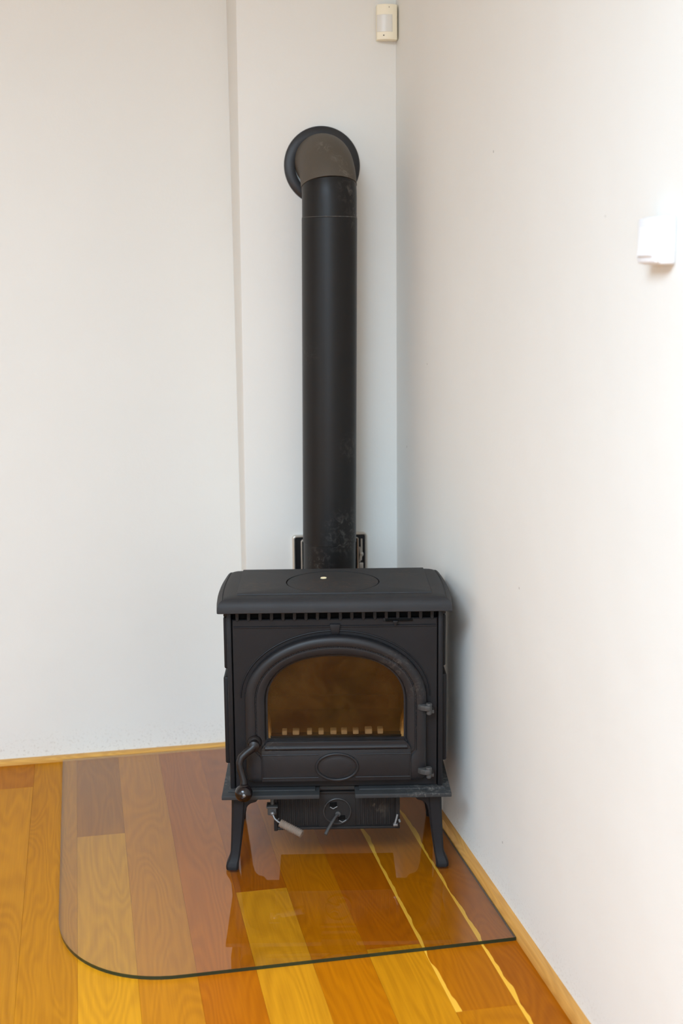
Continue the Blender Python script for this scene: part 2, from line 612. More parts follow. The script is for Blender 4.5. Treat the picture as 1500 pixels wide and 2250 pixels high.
wall_with_opening('wall_front', 'x', -3.05, -.85, .6, 2.3, XL, 0, YF-.15, YF)
wall_with_opening('wall_left', 'y', -4.35, -2.85, .65, 2.25, YF-.15, YB-.0005, XL-.15, XL)
for i, (axis, w0, w1, z0, z1, t) in enumerate((('x', -3.05, -.85, .6, 2.3, YF-.1), ('y', -4.35, -2.85, .65, 2.25, XL-.1))):
    bm = NB()
    mid = (w0+w1)/2
    for (u0, u1, v0, v1) in ((w0, w0+.06, z0, z1), (w1-.06, w1, z0, z1), (w0, w1, z0, z0+.06), (w0, w1, z1-.06, z1), (mid-.04, mid+.04, z0, z1)):
        if axis == 'x':
            box(bm, u0, u1, t-.03, t+.03, v0, v1)
        else:
            box(bm, t-.03, t+.03, u0, u1, v0, v1)
    o = struct('window_%d' % (i+1), bm, M_FRAME_W)
    bm = NB()
    if axis == 'x':
        box(bm, w0+.05, w1-.05, t-.003, t+.003, z0+.05, z1-.05)
    else:
        box(bm, t-.003, t+.003, w0+.05, w1-.05, z0+.05, z1-.05)
    obj('pane', bm, M_GLASS_B, o)


# floorboards: every board its own piece of the floor
TONES = {  # column -> (joint offset, [tone of successive boards towards the camera])
    0: (-.217, [(190, 122, 28), (205, 144, 50)]),
    1: (-.001, [(204, 142, 40), (204, 142, 40)]),
    2: (-.602, [(184, 122, 42), (228, 168, 58)]),
    3: (-.001, [(210, 143, 45), (210, 143, 45)]),
    4: (-.001, [(198, 118, 12), (206, 130, 10)]),
    5: (-1.008, [(182, 104, 14), (224, 162, 60)]),
    6: (-.001, [(200, 126, 14), (202, 128, 8)]),
    7: (-1.339, [(186, 106, 14), (215, 152, 42)]),
    8: (-1.618, [(190, 118, 10), (204, 134, 14)]),
    9: (-.001, [(182, 108, 8), (188, 112, 10)]),
}
EDGES = [-1.103, -.978, -.853, -.729, -.604, -.481, -.356, -.234, -.104, .0]
random.seed(5)
PAL = [(204, 142, 40), (214, 150, 46), (196, 124, 20), (224, 162, 58), (188, 114, 16), (206, 132, 18)]


def board(x0, x1, y0, y1, tone, sap=0.0):
    cx, cyy = (x0+x1)/2, (y0+y1)/2
    w, l = (x1-x0)/2-.00012, (y1-y0)/2-.0002
    bm = NB()
    box(bm, -w, w, -l, l, -.0155, 0, .0003, 1)
    o = obj('floorboard', bm, M_FLOOR, floor)
    o.location = (cx, cyy, 0)
    r = srgb(*tone)
    o.color = (r[0]*.85, r[1]*.74, r[2]*.2, 1)
    o['sap'] = w if sap > 0 else 0.0
    return o


def column(x0, x1, joint, tones, sap):
    L = 1.45
    ytop = YB-.001
    ys = [ytop]
    y = joint
    k = 0
    if joint > -.1:
        y = joint-2.1
    while y > YF:
        ys.append(y)
        y -= L
    ys.append(YF+.001)
    for i, (a, b) in enumerate(zip(ys, ys[1:])):
        t = tones[i] if i < len(tones) else random.choice(PAL)
        board(x0, x1, b, a, t, sap if i == 0 else 0.0)


for c in range(10):
    x0 = EDGES[c]-.125 if c == 0 else EDGES[c-1]
    x1 = EDGES[c]
    j, t = TONES[c]
    column(x0, x1-(.001 if c == 9 else 0), j, t, 1.0 if c in (8, 9) else 0.0)
x = EDGES[0]-.125
while x > XL:
    x0 = max(x-.125, XL+.001)
    column(x0, x, -random.uniform(.2, 1.4), [random.choice(PAL) for _ in range(2)], 0.0)
    x -= .125


def skirting(name, pts, mat):
    """pts: cross-section polygon (u out from wall, z)"""
    return pts


SK = [(0, 0), (.022, 0), (.022, .012), (.015, .021), (0, .022)]
SKB = [(0, 0), (.022, 0), (.022, .008), (.016, .0135), (0, .0145)]
bm = NB(); prism(bm, [(YB-u, z) for u, z in SKB], 'yz', XL+.0, -.479); struct('baseboard_back', bm, M_BASEB_X)
bm = NB(); prism(bm, [(-u, z) for u, z in SK], 'xz', YF, -.204); struct('baseboard_right', bm, M_BASEB)
bm = NB(); prism(bm, [(-.181-u, z) for u, z in SKB], 'yz', -.486, -.0005); struct('baseboard_chimney_front', bm, M_BASEB_X)
bm = NB(); prism(bm, [(-.4635-u, z) for u, z in SKB], 'xz', -.1805, YB-.0225); struct('baseboard_chimney_side', bm, M_BASEB)

# ------------------------------------------------------------------ glass floor plate
gp = [(-1.02, -.034), (-.488, -.034), (-.488, -.206), (-.024, -.206), (-.024, -1.372), (-.76, -1.372)]
ax_, ay_ = .26, .312
for k in range(1, 20):
    t = PI/2*k/20
    e = 2/2.15
    gp.append((-.76-ax_*math.sin(t)**e, -1.06-ay_*math.cos(t)**e))
gp.append((-1.02, -1.06))
bm = NB()
va = [bm.verts.new((x, y, .0006)) for x, y in gp]
vb = [bm.verts.new((x, y, .0086)) for x, y in gp]
fb = bm.faces.new(va[::-1]); fb.material_index = 2
ft = bm.faces.new(vb); ft.material_index = 0
for k in range(len(gp)):
    f = bm.faces.new((va[k], va[(k+1) % len(gp)], vb[(k+1) % len(gp)], vb[k])); f.material_index = 2 if gp[k][1] > -.21 and gp[(k+1) % len(gp)][1] > -.21 else 1
bmesh.ops.recalc_face_normals(bm, faces=bm.faces[:])
bmesh.ops.triangulate(bm, faces=[f for f in bm.faces if len(f.verts) > 4])
gl = obj('glass_hearth_plate', bm, [M_GLASS, M_GLASS_E, M_GLASS_B], None, 30, False)
tag(gl, 'clear glass hearth plate with rounded front corner lying on the floorboards', 'hearth plate')
GZ = .0088

# ------------------------------------------------------------------ the stove
A = math.radians(-10.5)
stove = thing('wood_stove', 'black cast iron wood stove with arched glass door on four legs', 'stove', (-.344, -.953, 0), A)
# positions below were measured against the floor plane; feet rest on the glass


def rect_r(th, x0, x1, z0, z1):
    c, s_ = math.cos(th), math.sin(th)
    r = 1e9
    if c > 1e-9: r = min(r, x1/c)
    if c < -1e-9: r = min(r, x0/c)
    if s_ > 1e-9: r = min(r, z1/s_)
    if s_ < -1e-9: r = min(r, z0/s_)
    return r


def arch_r(th, a, b, zc, zb, zo, n=2.0, rc=0.0):
    """distance from (0, zo) to the outline: semi-ellipse over a box, corner radius rc at the foot"""
    c, s_ = math.cos(th), math.sin(th)

    def inside(r):
        x, z = abs(r*c), zo+r*s_
        if x > a or z < zb:
            return False
        if z > zc:
            return (x/a)**n+((z-zc)/b)**n <= 1
        if rc > 0 and x > a-rc and z < zb+rc:
            return (x-a+rc)**2+(z-zb-rc)**2 <= rc*rc
        return True
    lo, hi = 0.0, 1.0
    for _ in range(40):
        mid = (lo+hi)/2
        if inside(mid): lo = mid
        else: hi = mid
    return lo


ZO = .43


def angles(n, extra=()):
    a = [2*PI*k/n for k in range(n)]
    for (x, z) in extra:
        t = math.atan2(z-ZO, x) % (2*PI)
        i = min(range(len(a)), key=lambda q: abs(a[q]-t))
        a[i] = t
    return sorted(a)


def arch_loop(ths, y, **kw):
    L = []
    for t in ths:
        r = arch_r(t, zo=ZO, **kw)
        L.append((r*math.cos(t), y, ZO+r*math.sin(t)))
    return L


def rect_loop(ths, y, x0, x1, z0, z1):
    L = []
    for t in ths:
        r = rect_r(t, x0, x1, z0-ZO, z1-ZO)
        L.append((r*math.cos(t), y, ZO+r*math.sin(t)))
    return L


DOOR = dict(a=.2215, b=.158, zc=.445, zb=.2325, n=2.0, rc=.02)
OPEN = dict(a=.1665, b=.117, zc=.432, zb=.330, n=2.35, rc=0.0)

# body: corner posts, sides, back, floor and roof of the firebox
bm = NB()
for sx in (-1, 1):
    xs = sorted((sx*.2505, sx*.262))
    box(bm, xs[0], xs[1], .026, .05, .209, .6645, .003)
    xs = sorted((sx*.250, sx*.2605))
    box(bm, xs[0], xs[1], .045, .30, .209, .6645, .002)
box(bm, -.2605, .2605, .290, .302, .209, .6645, .003)
box(bm, -.2505, .2505, .045, .295, .209, .217)
box(bm, -.2505, .2505, .048, .295, .655, .6645)
for sx in (-1, 1):
    xs = sorted((sx*.2506, sx*.2690))
    box(bm, xs[0], xs[1], .0285, .298, .6500, .6645, .002)
obj('body', bm, M_IRON, stove)

# side relief panels
for sx in (-1, 1):
    for (z0, z1, t) in ((.512, .643, .2715), (.268, .492, .2745)):
        bm = NB()
        xs = sorted((sx*.2608, sx*t))
        box(bm, xs[0], xs[1], .052, .285, z0, z1, .0045, 3)
        obj('side_panel', bm, M_IRON, stove)

# front plate with door opening, moulded line, keystone and arch trim
bm = NB()
ths = angles(144, [(-.2490, .213), (.2490, .213), (-.2490, .641), (.2490, .641)])
HOLE = dict(a=.190, b=.135, zc=.445, zb=.30, n=2.0, rc=0.0)
loft_loops(bm, [rect_loop(ths, .046, -.2490, .2490, .213, .641), rect_loop(ths, .032, -.2490, .2490, .213, .641),
                rect_loop(ths, .030, -.2475, .2475, .215, .639), arch_loop(ths, .030, **HOLE), arch_loop(ths, .046, **HOLE),
                rect_loop(ths, .046, -.2490, .2490, .213, .641)])
# horizontal moulding
for (x0, x1) in ((-.245, -.0125), (.0135, .245)):
    prism(bm, [(.031, .6185), (.0275, .6205), (.0275, .6235), (.031, .6255)], 'yz', x0, x1)
# keystone
prism(bm, [(-.0085, .6035), (.0095, .6035), (.0135, .6285), (-.0125, .6285)], 'xz', .0235, .032, .001)
# arch trim outside the door
tr = []
for k in range(49):
    t = PI*k/48
    tr.append((.2315*math.cos(t), .0300, .445+.1665*math.sin(t)))
tube(bm, tr, .0022, 8)
# slot for the air slide
prism(bm, [(.118, .6325), (.191, .6325), (.191, .6415), (.118, .6415)], 'xz', .0285, .0315, .0004)
obj('front_plate', bm, M_IRON, stove)

# near-black backing behind the dentils and slot bar: recess shade painted in
bm = NB()
box(bm, -.2475, .2475, .044, .0475, .636, .664)
box(bm, .1225, .1885, .0258, .0295, .6335, .6405, .0006)
obj('vent_shade', bm, M_DARK, stove)
dent_me = None
for k in range(18):
    x = -.236+k*.02775
    if dent_me is None:
        bm = NB()
        prism(bm, [(-.0042, .0), (.0042, .0), (.0042, -.018), (.0030, -.0222), (0, -.0238), (-.0030, -.0222), (-.0042, -.018)], 'xz', -.007, .010, .0008, 1)
        o = obj('dentil', bm, M_IRON, stove)
        dent_me = o.data
    else:
        o = bpy.data.objects.new('dentil', dent_me)
        COL.objects.link(o)
        o.parent = stove
    o.location = (x, .034, .661)

# air slide with pointer
bm = NB()
prism(bm, [(.1405, .6365), (.1525, .6365), (.1525, .633), (.1480, .6245), (.1450, .6245), (.1405, .633)], 'xz', .019, .0275, .0012)
obj('air_slide', bm, M_IRON, stove)

# lid
LX, LY0, LY1 = .2815, -.006, .310


def lid_loop(ths, ins, z, back):
    L = []
    cy = .16
    for t in ths:
        c, s_ = math.cos(t), math.sin(t)
        r = 1e9
        x1 = LX-ins
        yb, yf = LY1-back-cy, LY0+ins-cy
        if abs(c) > 1e-9: r = min(r, x1/abs(c))
        if s_ > 1e-9: r = min(r, yb/s_)
        if s_ < -1e-9: r = min(r, yf/s_)
        x, y = r*c, cy+r*s_
        # the sides swell slightly outwards half way back
        u = (y-.152)/.158
        x += math.copysign(.0085*max(0, 1-u*u)*max(0, 1-ins/.0478), x)*min(1, abs(x)/.2)**4
        L.append((x, y, z))
    return L


def lid_angles(n, ins, back):
    a = [2*PI*k/n for k in range(n)]
    for (x, y) in ((LX-ins, LY0+ins), (-LX+ins, LY0+ins), (LX-ins, LY1-back), (-LX+ins, LY1-back)):
        t = math.atan2(y-.16, x) % (2*PI)
        i = min(range(len(a)), key=lambda q: abs(a[q]-t))
        a[i] = t
    return sorted(a)


def lid_section(n, prof):
    loops = []
    for ins, z in prof:
        loops.append(lid_loop(lid_angles(n, ins, ins*.12), ins, z, ins*.12))
    return loops


prof = [(.030, .6645), (.004, .6645), (0, .6665), (.0002, .6725), (.0012, .6800), (.0030, .6855), (.0060, .6905), (.0098, .6942), (.0135, .6960), (.0146, .6946),
        (.0160, .6946), (.0185, .6966), (.0240, .6984), (.0320, .6998), (.0400, .7004), (.0452, .7006), (.0462, .7032), (.0478, .7038)]
bm = NB()
loops = lid_section(128, prof)
HC, HR = (-.003, .158), .1172
circ = []
for (px, py, pz) in loops[-1]:
    # matching circle point by direction from the hotplate centre
    d = Vector((px-HC[0], py-HC[1])).normalized()
    circ.append((HC[0]+d.x*HR, HC[1]+d.y*HR, .7035))
loops.append(circ)
loops.append([(x, y, .6965) for x, y, z in circ])
loft_loops(bm, loops)
s = bmesh.new()
vs_ = [s.verts.new((HC[0]+HR*1.01*math.cos(2*PI*k/64), HC[1]+HR*1.01*math.sin(2*PI*k/64), .6966)) for k in range(64)]
s.faces.new(vs_)
merge(bm, s)
obj('lid', bm, M_IRON_TOP, stove, 28)
bm = NB()
lathe(bm, [(.112, 0), (.1142, .0006), (.1144, .0055), (.1136, .0066), (0, .0067)], (HC[0], HC[1], .6967), (0, 0, 1), 64)
obj('hotplate', bm, M_HOT, stove)

# base plate with a notch at the front
bm = NB()
o0 = [(-.2815, -.012), (-.042, -.012), (-.042, .044), (.045, .044), (.045, -.012), (.2815, -.012), (.2815, .335), (-.2815, .335)]
prism(bm, o0, 'xy', .1975, .2085, .0018, 2)
prism(bm, [(-.268, .012), (-.052, .012), (-.052, .046), (.055, .046), (.055, .012), (.268, .012), (.268, .32), (-.268, .32)], 'xy', .2080, .2125, .002, 2)
obj('base_plate', bm, M_IRON_PLATE, stove)

# flue spigot at the back
bm = NB()
lathe(bm, [(.066, 0), (.084, 0), (.084, .004), (.079, .006), (.079, .053), (.0765, .055), (.066, .055)], (-.0035, .301, .50), (0, 1, 0), 48)
obj('flue_spigot', bm, M_IRON, stove)

# legs
def leg_mesh():
    """front-left leg; x outwards is negative"""
    bm = NB()
    st = [(GZ, -.2755, -.2460, .000, .030), (.010+GZ*.3, -.2762, -.2457, -.0005, .0305), (.019, -.2765, -.2455, .000, .031), (.026, -.2740, -.2445, .003, .033),
          (.036, -.2690, -.2425, .006, .036), (.050, -.2650, -.2405, .010, .038), (.085, -.2630, -.2355, .012, .042), (.13, -.2612, -.2302, .014, .046),
          (.16, -.2602, -.2272, .015, .049), (.1978, -.2595, -.2240, .016, .052)]
    s = bmesh.new()
    rings = []
    for z, xo, xi, yf, yb in st:
        c = min((xi-xo), (yb-yf))*.16
        rings.append([s.verts.new(q) for q in ((xo+c, yf, z), (xi-c, yf, z), (xi, yf+c, z), (xi, yb-c, z), (xi-c, yb, z), (xo+c, yb, z), (xo, yb-c, z), (xo, yf+c, z))])
    s.faces.new(rings[0][::-1]); s.faces.new(rings[-1])
    for a, b in zip(rings, rings[1:]):
        for k in range(8):
            s.faces.new((a[k], a[(k+1) % 8], b[(k+1) % 8], b[k]))
    bmesh.ops.recalc_face_normals(s, faces=s.faces[:])
    merge(bm, s)
    br = [(-.240, .1978), (-.172, .1978), (-.176, .1955), (-.184, .1925), (-.1915, .1905), (-.1945, .186), (-.1995, .1795), (-.206, .1775), (-.213, .1755), (-.2195, .1705), (-.2245, .162), (-.2275, .148), (-.240, .148)]
    prism(bm, br, 'xz', .0185, .034, .0012, 1)
    prism(bm, [(x+.276, z) for x, z in br], 'yz', -.2575, -.244, .0012, 1)
    return bm


lm = obj('leg', leg_mesh(), M_IRON, stove, 30)
for sx, back in ((-1, 0), (1, 0), (-1, 1), (1, 1)):
    if sx == -1 and not back:
        continue
    bm = NB()
    bm.from_mesh(lm.data)
    for v in bm.verts:
        if sx == 1: v.co.x = -v.co.x
        if back: v.co.y = .338+.03-v.co.y-.03
    bmesh.ops.recalc_face_normals(bm, faces=bm.faces[:])
    obj('leg', bm, M_IRON, stove, 30)

# door
bm = NB()
ths = angles(160, [(-.1665, .330), (.1665, .330), (-.2215, .2325), (.2215, .2325)])
outer = arch_loop(ths, 0, **DOOR)
inner = arch_loop(ths, 0, **OPEN)


def across(t, y):
    return [(a[0]+(b[0]-a[0])*t, y, a[2]+(b[2]-a[2])*t) for a, b in zip(outer, inner)]


dp = [(0, .0295), (0, .0165), (.015, .0125), (.05, .0095), (.13, .0066), (.25, .0050), (.37, .0056), (.44, .0070), (.47, .0094), (.51, .0096), (.53, .0084), (.58, .0080),
      (.70, .0092), (.80, .0108), (.86, .0130), (.90, .0175), (.93, .0235), (1.0, .0242), (1.0, .0295)]
loft_loops(bm, [across(t, y) for t, y in dp]+[across(0, .0295)])
# bead row along the middle of the frame
bead = []
for k, (a, b) in enumerate(zip(outer, inner)):
    pass
# lower panel
box(bm, -.1835, .1835, .0045, .024, .2365, .318, .002)
# sill: projecting sloped ledge under the glass
prism(bm, [(.0285, .3415), (.0185, .3405), (.0075, .3330), (-.0005, .3265), (-.0015, .3225), (.0010, .3190), (.006, .3165), (.0285, .3165)], 'yz', -.1745, .1745, .0012, 1)
prism(bm, [(-.1835, .3165), (.1835, .3165), (.1835, .3215), (.168, .3390), (-.168, .3390), (-.1835, .3215)], 'xz', .0035, .0285, .0015, 1)
# raised border of the lower panel
def bar(p0, p1, r=.0018, y=.0045):
    tube(bm, [(p0[0], y, p0[1]), (p1[0], y, p1[1])], r, 8)
for z in (.3055, .2465):
    bar((-.1815, z), (-.044, z)); bar((.047, z), (.1815, z))
bar((-.1815, .2465), (-.1815, .3055)); bar((.1815, .2465), (.1815, .3055))
# oval medallion
ov = [(.0015+.0505*math.cos(2*PI*k/48), .0030, .2735+.0335*math.sin(2*PI*k/48)) for k in range(49)]
tube(bm, ov, .0035, 10, False)
ov2 = [(.0015+.0440*math.cos(2*PI*k/48), .0045, .2735+.0275*math.sin(2*PI*k/48)) for k in range(49)]
ball(bm, (.0015, .0062, .2735), 1.0, (.044, .0035, .0275), 32)
door = obj('door', bm, M_DOOR, stove, 26)
# beads pressed along the frame
bm = NB()
for (a, b) in zip(outer, inner):
    q = (a[0]+(b[0]-a[0])*.485, .0080, a[2]+(b[2]-a[2])*.485)
    if q[2] > .34:
        s = bmesh.new(); bmesh.ops.create_icosphere(s, subdivisions=1, radius=.0017)
        for v in s.verts: v.co = v.co+Vector(q)
        merge(bm, s)
bead_o = obj('beading', bm, M_DOOR, door)
# glass pane
bm = NB()
PANE = dict(a=.176, b=.126, zc=.432, zb=.322, n=2.35, rc=0.0)
l0 = arch_loop(ths, .0245, **PANE); l1 = arch_loop(ths, .0285, **PANE)
for y, rev in ((.0245, False), (.0285, True)):
    vv = [bm.verts.new(q) for q in arch_loop(ths, y, **PANE)]
    bm.faces.new(vv[::-1] if rev else vv)
bm.verts.ensure_lookup_table()
n = len(ths)
for k in range(n):
    bm.faces.new((bm.verts[k], bm.verts[(k+1) % n], bm.verts[n+(k+1) % n], bm.verts[n+k]))
bmesh.ops.recalc_face_normals(bm, faces=bm.faces[:])
obj('glass_pane', bm, M_FIREGLASS, door)['label'] = 'soot-browned amber glass pane'
# handle: hub, curved arm, ball knob
bm = NB()
lathe(bm, [(.0175, .018), (.018, .0), (.0165, -.006), (.0115, -.010), (.0115, -.018), (.0135, -.022), (.0128, -.031), (.007, -.035), (0, -.0355)], (-.199, .006, .339), (0, 1, 0), 24)
arm = [(-.199, -.020, .339), (-.207, -.024, .332), (-.219, -.030, .325), (-.2295, -.035, .316), (-.2335, -.038, .304), (-.232, -.041, .290), (-.228, -.044, .276), (-.224, -.047, .264), (-.2235, -.049, .254)]
tube(bm, arm, [.0108, .0102, .0096, .0092, .0088, .0084, .0082, .0086, .0092], 14)
lathe(bm, [(0, -.003), (.0095, -.002), (.0105, .002), (.0095, .006), (0, .007)], (-.2235, -.049, .252), (0, 0, -1), 20)
obj('handle', bm, M_HANDLE, door)['label'] = 'curved dark brown iron handle'
bm = NB()
ball(bm, (-.2245, -.050, .2315), .0218, (1, 1, .98))
kb = obj('knob', bm, M_KNOB, door)
kb['label'] = 'black ball knob of the handle'
bm = NB()
lathe(bm, [(.0042, 0), (.0038, .0022), (.0015, .0032), (0, .0033)], (-.2225, -.0712, .2335), (0, -1, 0.1), 14)
obj('knob_pin', bm, M_WORN, door)['label'] = 'silver pin in the knob'
# hinges
for z in (.424, .2610):
    bm = NB()
    prism(bm, [(.1995, .024), (.1995, .006), (.206, -.003), (.217, -.010), (.228, -.010), (.2335, -.004), (.2335, .006), (.228, .012), (.222, .024)], 'xy', z-.0075, z+.006, .002, 2)
    lathe(bm, [(0, .0105), (.0068, .0103), (.0078, .008), (.0078, .006)], (.2262, -.001, z), (0, 0, 1), 18)
    lathe(bm, [(.0062, -.0075), (.0062, -.0165), (.0045, -.0185), (0, -.0185)], (.2262, -.001, z), (0, 0, 1), 18)
    box(bm, .2215, .2395, .004, .031, z-.0175, z-.0085, .0015)
    obj('hinge', bm, M_WORN_IRON, door)['label'] = 'worn grey hinge lug'

# firebox lining
bm = NB()
box(bm, -.222, .222, .272, .289, .218, .60, .002)
obj('firebrick', bm, M_BRICK, stove)
for sx in (-1, 1):
    bm = NB()
    xs = sorted((sx*.172, sx*.195))
    box(bm, xs[0], xs[1], .085, .270, .218, .59, .002)
    obj('firebrick', bm, M_BRICK, stove)
    bm = NB()
    prism(bm, [(sx*.158, .325), (sx*.190, .325), (sx*.190, .395), (sx*.169, .395), (sx*.1625, .375)], 'xz', .034, .083, .002, 1)
    obj('firebrick', bm, M_BRICK_LIT, stove)['label'] = 'firebrick edge beside the glass, coloured paler as if lit'
bm = NB()
prism(bm, [(.09, .585), (.272, .50), (.272, .512), (.09, .60)], 'yz', -.17, .17, .001, 1)
obj('baffle', bm, M_BRICK, stove)
# log retainer with teeth
bm = NB()
obj('grate', (lambda b_: (box(b_, -.17, .17, .0345, .058, .322, .3448, .001), b_)[1])(NB()), M_DARK, stove)  # front bar coloured black for the shaded gap under the teeth
box(bm, -.171, .171, .060, .27, .300, .335, .002)
obj('grate', bm, M_BRICK, stove)
bm = NB()
box(bm, -.168, .168, .2605, .2715, .333, .372, .002)
obj('rear_log_rest', bm, M_BRICK, stove)
tx = [-.1255, -.0975, -.0640, -.0355, -.0050, .0215, .0500, .0815, .1105]
tw = [.0125, .0165, .0125, .0130, .0155, .0150, .0145, .0180, .0140]
for k, (x, w) in enumerate(zip(tx, tw)):
    bm = NB()
    box(bm, x-w/2-.001, x+w/2-.001, .036, .060, .3450, .3558+(.002 if k in (7, 8) else 0), .0022)
    obj('grate_tooth', bm, M_TOOTH, stove)

# ash box below the base plate with ribs, damper wheel, lever and spring-handled latch
bm = NB()
box(bm, -.150, .153, .056, .27, .093, .1972, .002)
for k in range(26):
    x = -.138+k*.0108
    if -.045 < x < .047:
        continue
    box(bm, x-.0026, x+.0026, .0548, .057, .100, .190, .0010, 1)
box(bm, -.152, .155, .050, .060, .0905, .0975, .0015)
box(bm, -.1575, -.1485, .048, .075, .089, .1972, .0015)
box(bm, .1475, .1580, .048, .075, .091, .1972, .0015)
box(bm, -.045, .048, .0535, .058, .095, .188, .0015)
box(bm, -.047, .050, .048, .058, .186, .1915, .001)
ash = obj('ash_box', bm, M_ASH, stove)
bm = NB()
C_ = (.0015, .054, .1385)
lathe(bm, [(0, .001), (.0325, .001), (.0335, 0)], C_, (0, -1, 0), 40)
obj('damper_wheel', bm, M_ASH, ash)
bm = NB()
lathe(bm, [(.0315, .0), (.0320, .0045), (.0332, .0068), (.0348, .0055), (.0355, 0)], C_, (0, -1, 0), 48)
obj('damper_rim', bm, metal_mat('lit_rim_iron', (62, 58, 56), 0.42, 0.5), ash)['label'] = 'rim of the damper wheel, coloured bright as if catching light'  # rim colour lightened to stand in for the light it catches
for (x, z, dx) in ((-.0095, .0165, 1), (.011, -.0185, -1)):
    bm = NB()
    prism(bm, [(C_[0]+x-.010, C_[2]+z-.006), (C_[0]+x+.009, C_[2]+z-.004), (C_[0]+x+.008, C_[2]+z+.007), (C_[0]+x-.009, C_[2]+z+.006)], 'xz', .0515, .0535, .0008, 1)
    obj('damper_hole_shade', bm, M_DARK, ash)  # black patch on the wheel, the shade of an opening painted
for (x, z) in ((-.0095, .0085), (.013, -.0275)):
    bm = NB()
    tube(bm, [(C_[0]+x-.0085, .0505, C_[2]+z+.003), (C_[0]+x-.001, .0495, C_[2]+z-.0015), (C_[0]+x+.0095, .0505, C_[2]+z+.004)], .0014, 8)
    obj('damper_lip', bm, M_WORN, ash)
bm = NB()
tube(bm, [(.004, .052, .131), (-.004, .040, .127), (-.014, .026, .117), (-.023, .013, .106), (-.029, .004, .0975)], [.0035, .0035, .0038, .0042, .0044], 12)
lathe(bm, [(0, -.002), (.007, -.001), (.007, .003), (0, .005)], (.003, .052, .131), (0, -1, 0), 16)
obj('damper_lever', bm, M_WORN_IRON, ash)['label'] = 'bare steel lever of the damper'
bm = NB()
box(bm, -.172, -.150, .030, .052, .138, .160, .003)
box(bm, -.1745, -.1460, .022, .054, .160, .1645, .0015)
tube(bm, [(-.160, .040, .160), (-.160, .040, .182), (-.156, .046, .190)], .005, 12)
obj('latch_bracket', bm, M_WORN_IRON, ash)
bm = NB()
ball(bm, (-.1595, .024, .1465), .0065, (1, 1, 1), 16)
tube(bm, [(-.1595, .022, .1465), (-.154, .016, .136), (-.146, .010, .131), (-.136, .005, .127)], .0028, 10)
tube(bm, [(-.1465, .011, .1345), (-.1435, .008, .140)], .0015, 8)
obj('latch_rod', bm, M_WORN, ash)['label'] = 'bare steel latch rod'
bm = NB()
p0, p1 = Vector((-.1405, .007, .129)), Vector((-.0860, -.016, .1085))
dd = (p1-p0).normalized(); Ln = (p1-p0).length
prof = [(.004, 0), (.0088, .0005)]
nturn = 12
for k in range(nturn*4+1):
    h = .001+(Ln-.002)*k/(nturn*4)
    prof.append((.0096+.0009*math.cos(2*PI*k/4), h))
prof += [(.0088, Ln), (.0055, Ln), (.0050, Ln-.008), (0, Ln-.008)]
lathe(bm, prof, p0, dd, 20)
obj('coil_handle', bm, M_COIL, ash)['label'] = 'grey coiled latch handle'
bm = NB()
tube(bm, [(.152, .046, .130), (.149, .043, .119), (.145, .040, .1065)], .003, 10)
box(bm, .1405, .1525, .036, .047, .1015, .1085, .002)
tube(bm, [(.1555, .046, .117), (.158, .043, .110)], .0028, 8)
obj('pan_catch', bm, M_WORN, ash)['label'] = 'bare steel catch of the ash box'

# cream scrap lying on the hotplate
bm = NB()
prism(bm, [(-.0085, -.002), (-.003, -.0085), (.006, -.007), (.0085, .001), (.004, .0075), (-.005, .006)], 'xy', 0, .0022, .0007, 1)
ch = obj('paint_chip', bm, M_CHIP)
Mst = Matrix.Translation((-.344, -.953, 0)) @ Matrix.Rotation(A, 4, 'Z')
ch.location = Mst @ Vector((-.0262, .195, .7037))
tag(ch, 'small cream chip lying on the round hotplate of the stove', 'scrap')

# ------------------------------------------------------------------ flue pipe
PB, PT = Vector((-.2318, -.300, .600)), Vector((-.2196, -.300, 1.703))


def paxis(z):
    t = (z-PB.z)/(PT.z-PB.z)
    return PB.lerp(PT, t)


flue = thing('stove_pipe', 'black stove pipe rising behind the stove and turning into the chimney wall', 'stove pipe', (0, 0, 0))


def pipe_part(name, z0, z1, r, mat, lip=0.0):
    bm = NB()
    zs = [z0, z0+.0012, z1-.0012, z1]
    rs = [r-.001, r, r, r-.001]
    loops = []
    for z, rr in zip([z0, z0]+zs+[z1, z1], [r-.004, r-.0015]+rs+[r-.0015, r-.004]):
        c = paxis(z)
        loops.append([(c.x+rr*math.cos(2*PI*k/64), c.y+rr*math.sin(2*PI*k/64), z) for k in range(64)])
    loft_loops(bm, loops)
    return obj(name, bm, mat, flue, 30)


pipe_part('lower_collar', .600, .706, .0752, M_PIPE)
pipe_part('pipe', .703, 1.617, .0768, M_PIPE)
R_ = .106
Z0 = 1.671
ctr = Vector((paxis(Z0).x, PT.y+R_, Z0))
T0 = math.radians(17.5)
path = [paxis(1.612), paxis(1.64)]+[Vector((ctr.x, ctr.y-R_*math.cos(T0*k/4), Z0+R_*math.sin(T0*k/4))) for k in range(5)]
bm = NB()
tube(bm, path, [.0757]*7, 64)
obj('upper_collar', bm, M_PIPE, flue, 30)
# seam ring of bare metal
bm = NB()
c = paxis(1.618)
lathe(bm, [(.0758, -.001), (.0766, -.0005), (.0766, .0008), (.0758, .0012)], c, (0, 0, 1), 64)
obj('seam', bm, metal_mat('scraped_seam', (70, 67, 64), .5, .45, spots=[((-.22, -.376, 1.618), .05, .9), ((-.165, -.355, 1.618), .05, .8)], spotcol=(165, 158, 150), sc=60), flue)
